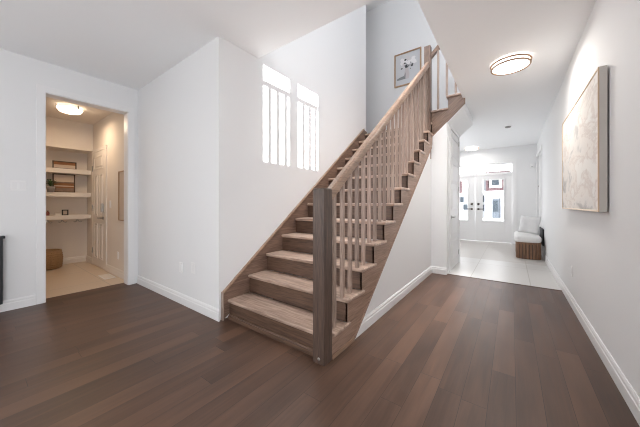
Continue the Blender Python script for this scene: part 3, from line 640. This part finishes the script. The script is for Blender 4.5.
# ------------------------------------------------------------------ switches and outlets
def outlet_y(name, x, z, y, label, cat='outlet', group=None):      # plate on a wall facing -Y
    t = thing(name, (x, y-0.004, z-0.058), label, cat, group)
    MB().box(x-0.036, x+0.036, y-0.006, y, z-0.058, z+0.058).build('plate', 'plate', t, bevel=0.002)
    MB().box(x-0.017, x+0.017, y-0.009, y-0.005, z-0.034, z+0.034).build('socket', 'trim', t, bevel=0.001)
    return t
outlet_y('wall_outlet', -3.012, 0.405, YM, 'left one of two white outlets above the baseboard left of stairs')
outlet_y('wall_outlet', -2.742, 0.437, YM, 'right one of two white outlets above the baseboard left of stairs')
outlet_y('wall_outlet', -4.93, 0.32, 1.39, 'outlet low on the mudroom wall right of the keypad door', group=None)
t = thing('light_switch', (-5.30, 1.386, 1.06), 'single light switch on the mudroom wall right of the door', 'light switch')
MB().box(-5.336, -5.264, 1.384, 1.39, 1.06, 1.178).build('plate', 'plate', t, bevel=0.002); MB().box(-5.317, -5.283, 1.380, 1.385, 1.085, 1.153).build('rocker', 'trim', t, bevel=0.001)
t = thing('wall_outlet', (XR-0.004, 3.965, 0.325), 'white outlet low on the right hallway wall', 'outlet')
MB().box(XR-0.006, XR, 3.93, 4.0, 0.325, 0.44).build('plate', 'plate', t, bevel=0.002); MB().box(XR-0.009, XR-0.005, 3.947, 3.983, 0.349, 0.417).build('socket', 'trim', t, bevel=0.001)
t = thing('light_switch', (XL+0.004, 0.323, 1.268), 'double rocker light switch on the left wall by the doorway', 'light switch')
MB().box(XL, XL+0.006, 0.266, 0.380, 1.266, 1.377).build('plate', 'plate', t, bevel=0.002)
for y in (0.296, 0.350): MB().box(XL+0.005, XL+0.010, y-0.018, y+0.018, 1.287, 1.356).build('rocker', 'trim', t, bevel=0.0015)
t = thing('wall_plate', (0.437, YF-0.02, 2.10), 'small white plate high on the wall beside the entrance doors', 'wall plate')
MB().box(0.39, 0.48, YF-0.035, YF, 2.10, 2.21).build('cover', 'plate', t, bevel=0.004); MB().box(0.41, 0.46, YF-0.037, YF-0.034, 2.125, 2.135).build('grille', 'slot', t)

# ------------------------------------------------------------------ bench in the entry
bx, b0, b1, bw = 0.262, 6.72, 7.92, 0.215        # centre x, front, back, half width
t = thing('entry_bench', (bx, (b0+b1)/2, 0), 'fluted walnut bench with white boucle seat against right wall', 'bench')
def rounded(x0, x1, y0, y1, r, n=10):
    out = []
    for (cx, cy, a) in ((x1-r, y0+r, -R90), (x1-r, y1-r, 0), (x0+r, y1-r, R90), (x0+r, y0+r, 2*R90)):
        for i in range(n+1):
            q = a+R90*i/n; out.append((cx+r*math.cos(q), cy+r*math.sin(q)))
    return out
def pedestal(x0, x1, y0, y1, z0, z1, pitch=0.050):
    core = MB().prism(rounded(x0, x1, y0, y1, 0.10, 12), 'z', z0, z1).build('pedestal', 'darkframe', t)
    P = rounded(x0, x1, y0, y1, 0.10, 14); P.append(P[0]); L = [0]
    for a, b in zip(P, P[1:]): L.append(L[-1]+math.dist(a, b))
    N = int(L[-1]/pitch); m = MB(); i = 0; h = L[-1]/N*0.36
    for k in range(N):
        q = L[-1]*k/N
        while L[i+1] < q: i += 1
        u = (q-L[i])/max(L[i+1]-L[i], 1e-9); px, py = P[i][0]+(P[i+1][0]-P[i][0])*u, P[i][1]+(P[i+1][1]-P[i][1])*u
        tx, ty = P[i+1][0]-P[i][0], P[i+1][1]-P[i][1]; l = math.hypot(tx, ty) or 1; tx /= l; ty /= l; nx, ny = ty, -tx
        m.prism([(px+tx*c_+nx*d_, py+ty*c_+ny*d_) for c_, d_ in ((-h, -0.004), (h, -0.004), (h, 0.008), (h*0.6, 0.014), (-h*0.6, 0.014), (-h, 0.008))], 'z', z0+0.004, z1)
    m.build('slats', 'walnut', core)
pedestal(bx-bw+0.034, bx+bw-0.018, b0+0.024, b0+0.38, 0, 0.335)
pedestal(bx-bw+0.034, bx+bw-0.018, b1-0.38, b1-0.024, 0, 0.335)
MB().prism(rounded(bx-bw+0.03, bx+bw-0.02, b0+0.02, b1-0.02, 0.09), 'z', 0.30, 0.345).build('seat_board', 'walnut', t)
MB().prism(rounded(bx-bw-0.01, bx+bw, b0-0.01, b1+0.01, 0.12, 8), 'z', 0.335, 0.462).build('cushion', 'boucle', t, bevel=0.045, seg=5)
MB().box(bx+bw+0.030, bx+bw+0.056, b0+0.34, b1-0.1, 0.25, 0.60).build('backrest', 'black', t, bevel=0.008)
# pillow
def pillow(c, w_, h_, d_, rot, label):
    n = 14; vs, fs = [], []
    for side in (1, -1):
        for i in range(n+1):
            for j in range(n+1):
                u, v = 2*i/n-1, 2*j/n-1
                e = (1-u**4)*(1-v**4); pin = 1-0.07*(1-abs(u))*abs(v)**2-0.0
                x = u*w_/2*(1-0.08*(1-v*v)*0+0.06*(abs(u*v))**2); y = v*h_/2*(1+0.06*(abs(u*v))**2)
                wr_ = 0.012*noise.noise(Vector((u*2.2, v*2.2, side*3)))
                vs.append((x, side*(d_/2*e**0.55+(wr_ if e > 0.05 else 0)), y))
        o_ = 0 if side == 1 else (n+1)**2
        for i in range(n):
            for j in range(n):
                q = (o_+i*(n+1)+j, o_+(i+1)*(n+1)+j, o_+(i+1)*(n+1)+j+1, o_+i*(n+1)+j+1); fs.append(q if side == 1 else q[::-1])
    Rm = Matrix.Rotation(rot[2], 4, 'Z') @ Matrix.Rotation(rot[0], 4, 'X') @ Matrix.Rotation(rot[1], 4, 'Y')
    vs = [tuple(Rm @ Vector(p)+Vector(c)) for p in vs]
    m = MB(); m._add(vs, fs, 0, True); bmesh.ops.remove_doubles(m.bm, verts=m.bm.verts, dist=0.0008)
    return tag(m.build('throw_pillow', 'pillow'), label, 'pillow')
pillow((0.30, 7.12, 0.672), 0.33, 0.35, 0.14, (math.radians(-12), math.radians(5), math.radians(-14)), 'pale grey throw pillow standing on the white bench seat')

# ------------------------------------------------------------------ mudroom contents
SY1 = 1.388
def shelf(z0, z1, label):
    o = MB().box(NB+0.002, NX-0.14, -0.845, SY1, z0, z1).build('wall_shelf', 'mud_trim', bevel=0.002); return tag(o, label, 'shelf', 'shelves in the niche')
shelf(1.675, 1.755, 'topmost of the three cream shelves in the niche')
shelf(1.25, 1.33, 'middle cream shelf in the niche under the landscape picture')
shelf(0.845, 0.918, 'lowest cream shelf in the niche with hooks under it')
sx = NX-0.20
# landscape picture on the middle shelf
def leaning(name, y0, y1, z0, z1, bands, label, thick=0.022):
    t = thing(name, (sx-0.05, (y0+y1)/2, z0), label, 'picture'); fw_ = 0.016
    x0 = sx-0.06; fr = MB()
    for (a, b, c_, d_) in ((y0, y1, z0, z0+fw_), (y0, y1, z1-fw_, z1), (y0, y0+fw_, z0+fw_, z1-fw_), (y1-fw_, y1, z0+fw_, z1-fw_)): fr.box(x0, x0+thick, a, b, c_, d_)
    fr.build('frame', 'darkframe', t, bevel=0.001)
    im = MB(); zz = z0+fw_; hh = z1-z0-2*fw_
    names = []
    for i, (f0, f1, m_) in enumerate(bands):
        im.box(x0+0.002, x0+0.012, y0+fw_, y1-fw_, zz+hh*f0, zz+hh*f1, i); names.append(m_)
    im.build('print', names, t); return t
leaning('landscape_picture', 0.89, 1.185, 1.3301, 1.665, [(0, 0.22, 'midpaint'), (0.22, 0.30, 'rust'), (0.30, 0.36, 'palepaint'), (0.36, 0.50, 'rust'), (0.50, 0.58, 'midpaint'), (0.58, 1, 'palepaint')], 'dark framed landscape with brown bands leaning on the middle shelf')
leaning('landscape_picture', 0.89, 1.205, 1.7551, 1.895, [(0, 0.55, 'palepaint'), (0.55, 1.0, 'rust')], 'low rust and cream picture leaning on the topmost shelf')
# plant
py, px_ = 0.855, sx+0.05
t = thing('potted_plant', (px_, py, 1.33), 'small leafy plant in a grey pot left of the landscape picture', 'plant')
MB().lathe([(0.042, 1.3302), (0.056, 1.41), (0.058, 1.425), (0.05, 1.425), (0.046, 1.41)], (px_, py, 0), 24).build('pot', 'pot', t)
lf = MB()
for i in range(26):
    a = rnd.uniform(0, 6.283); L_ = rnd.uniform(0.08, 0.16); up_ = rnd.uniform(0.02, 0.13)
    p0 = Vector((px_, py, 1.42)); d_ = Vector((0.45*math.cos(a), math.sin(a), 0)); s_ = Vector((-d_.y, d_.x, 0)).normalized()*0.013
    p1 = p0+d_*L_*0.5+Vector((0, 0, up_)); p2 = p0+d_*L_+Vector((0, 0, up_*0.7))
    th = Vector((0, 0, 0.002))
    lf._add([tuple(p0), tuple(p1-s_), tuple(p2), tuple(p1+s_), tuple(p1+th*2)], [(0, 1, 4), (1, 2, 4), (2, 3, 4), (3, 0, 4), (0, 3, 2, 1)], 0)
lf.build('foliage', 'leaf', t)
# small things on the lowest shelf
zs = 0.9181
t = thing('photo_frame', (sx, 1.045, zs), 'small black framed card on the lowest niche shelf', 'picture frame')
fr = MB()
for (a, b, c_, d_) in ((1.00, 1.085, zs, zs+0.016), (1.00, 1.085, zs+0.084, zs+0.10), (1.00, 1.016, zs, zs+0.10), (1.069, 1.085, zs, zs+0.10)): fr.box(sx, sx+0.02, a, b, c_, d_)
fr.build('frame', 'black', t); MB().box(sx+0.002, sx+0.012, 1.014, 1.071, zs+0.014, zs+0.086).build('card', 'palepaint', t)
t = thing('trinket_box', (sx, 0.945, zs), 'little cream box left of the black framed card', 'box')
MB().box(sx-0.04, sx+0.03, 0.915, 0.975, zs, zs+0.038).build('body', 'mud_trim', t, bevel=0.002); MB().box(sx-0.043, sx+0.033, 0.912, 0.978, zs+0.038, zs+0.048).build('lid', 'palepaint', t, bevel=0.002)
t = thing('bottle', (sx, 0.825, zs), 'small dark red bottle at left end of lowest niche shelf', 'bottle')
MB().lathe([(0.022, zs), (0.024, zs+0.05), (0.012, zs+0.065), (0.010, zs+0.075)], (sx, 0.825, 0), 18).build('body', 'red', t); MB().lathe([(0.012, zs+0.075), (0.012, zs+0.088)], (sx, 0.825, 0), 14).build('cap', 'darkframe', t)
# hooks
for y, lab in ((0.815, 'leftmost of the three hooks under the lowest shelf'), (1.00, 'middle of the three hooks under the lowest shelf'), (1.20, 'rightmost of the three hooks under the lowest shelf')):
    hx = NX-0.155
    t = thing('coat_hook', (hx, y, 0.79), lab, 'hook', 'hooks under the lowest shelf')
    MB().box(hx-0.02, hx+0.008, y-0.014, y+0.014, 0.815, 0.835).build('plate', 'nickel', t)
    for s_ in (-1, 1): MB().tube([(hx, y+s_*0.006, 0.825), (hx+0.015, y+s_*0.02, 0.80), (hx+0.03, y+s_*0.04, 0.79), (hx+0.035, y+s_*0.055, 0.805)], 0.006).build('prong', 'nickel', t)
# basket
t = thing('woven_basket', (-6.46, 0.81, 0), 'round woven seagrass basket on the mudroom floor', 'basket')
MB().lathe([(0.15, 0.0), (0.175, 0.02), (0.195, 0.12), (0.192, 0.24), (0.178, 0.31), (0.166, 0.31), (0.176, 0.24), (0.178, 0.12), (0.16, 0.03), (0.02, 0.025)], (-6.46, 0.81, 0), 40).build('body', 'basket', t)
bk = MB()
for i in range(9): bk.torus((-6.46, 0.81, 0.025+0.033*i), 0.176+0.019*math.sin(min(1, (i+1)/5)*1.57)-0.004*max(0, i-5)**1.3, 0.010, 40, 6)
bk.build('weave', 'basket', t); MB().torus((-6.46, 0.81, 0.31), 0.172, 0.011, 40, 8).build('rim', 'basket', t)
# floor register
t = thing('floor_register', (-5.05, 1.28, 0), 'white floor vent grille on beige tile by the keypad door', 'vent')
MB().box(-5.20, -4.86, 1.205, 1.345, 0, 0.005).build('plate', 'plate', t, bevel=0.001)
MB().box(-5.185, -4.875, 1.219, 1.331, 0.004, 0.006).build('grille', 'mud_trim', t)
# narrow picture on the mudroom wall
t = thing('wall_picture', (-4.66, 1.375, 0.87), 'thin framed picture on the mudroom wall seen edge on', 'picture')
fr = MB()
for (a, b, c_, d_) in ((-4.86, -4.50, 0.87, 0.885), (-4.86, -4.50, 1.605, 1.62), (-4.86, -4.845, 0.885, 1.605), (-4.515, -4.50, 0.885, 1.605)): fr.box(a, b, 1.369, 1.389, c_, d_)
fr.build('frame', 'midoak', t); MB().box(-4.845, -4.515, 1.380, 1.387, 0.885, 1.605).build('print', 'palepaint', t)

# ------------------------------------------------------------------ black sideboard cut by the left edge of the frame
t = thing('sideboard', (-4.09, -0.55, 0), 'black sideboard against the left wall at the photo edge', 'sideboard')
bx0, bx1, by0, by1 = XL+0.02, XL+0.42, -1.35, 0.212
bx1 = XL+0.10
MB().box(bx0, bx1, by0, by1, 0.10, 0.77).build('body', 'black', t, bevel=0.003)
MB().box(bx0-0.0, bx1+0.012, by0-0.012, by1+0.015, 0.77, 0.793).build('top', 'black', t, bevel=0.002)
for y in (by0+0.06, by1-0.06):
    MB().box(bx0+0.01, bx0+0.04, y-0.02, y+0.02, 0, 0.10).build('leg', 'black', t); MB().box(bx1-0.04, bx1-0.01, y-0.02, y+0.02, 0, 0.10).build('leg', 'black', t)
for i in range(3):
    y = by0+0.02+i*(by1-by0-0.04)/3
    dd = MB().box(bx1, bx1+0.01, y+0.004, y+(by1-by0-0.04)/3-0.004, 0.12, 0.755).build('door', 'black', t, bevel=0.002)
    MB().box(bx1+0.01, bx1+0.022, y+0.05, y+0.062, 0.40, 0.52).build('handle', 'nickel', dd)

# ------------------------------------------------------------------ outside, seen through the entrance glass
struct(MB().box(-30, 30, 9.3, 60, -0.45, -0.25).build('ground', 'snow'), 'pale street outside the entrance', 'ground')
hs = thing('neighbour_house', (-3, 25, -0.25), 'white and red brick house across the street seen through the door', 'house')
MB().box(-12, 6, 24.2, 30, -0.25, 8).build('wall', 'siding', hs)
for x0, x1, z0, z1 in ((-1.62, -0.1, 2.10, 3.6), (-4.2, -3.3, 2.0, 3.4)): MB().box(x0, x1, 24.0, 24.25, z0, z1).build('brick_band', 'brickred', hs)
MB().box(-1.8, -0.2, 23.7, 24.25, 1.86, 2.10).box(-1.50, -1.40, 23.75, 23.9, 0, 1.86).box(-0.46, -0.36, 23.75, 23.9, 0, 1.86).build('porch', 'siding', hs)
wn = MB().box(-1.42, -0.62, 23.93, 24.02, 2.36, 3.2).build('window', 'siding', hs); MB().box(-1.26, -0.78, 23.91, 23.94, 2.52, 3.1).build('pane', 'darkglass', wn)
dn = MB().box(-1.36, -0.60, 24.1, 24.21, -0.1, 1.66).build('door_surround', 'siding', hs); MB().box(-1.22, -0.74, 24.06, 24.11, 0.0, 1.52).build('door', 'greyblue', hs)
MB().box(-1.14, -0.84, 24.03, 24.07, 0.5, 1.36).build('pane', 'darkglass', hs)
for x, z in ((-1.92, 1.25), (-1.92, 0.55), (-3.3, 1.2), (-3.05, 0.6)):
    wn = MB().box(x-0.14, x+0.14, 24.12, 24.21, z, z+0.5).build('window', 'greyblue', hs); MB().box(x-0.09, x+0.09, 24.1, 24.13, z+0.05, z+0.45).build('pane', 'darkglass', wn)
MB().prism([(24.0, 8), (30.4, 8), (27.2, 10.5)], 'x', -12.3, 6.3).build('roof', 'greyblue', hs)
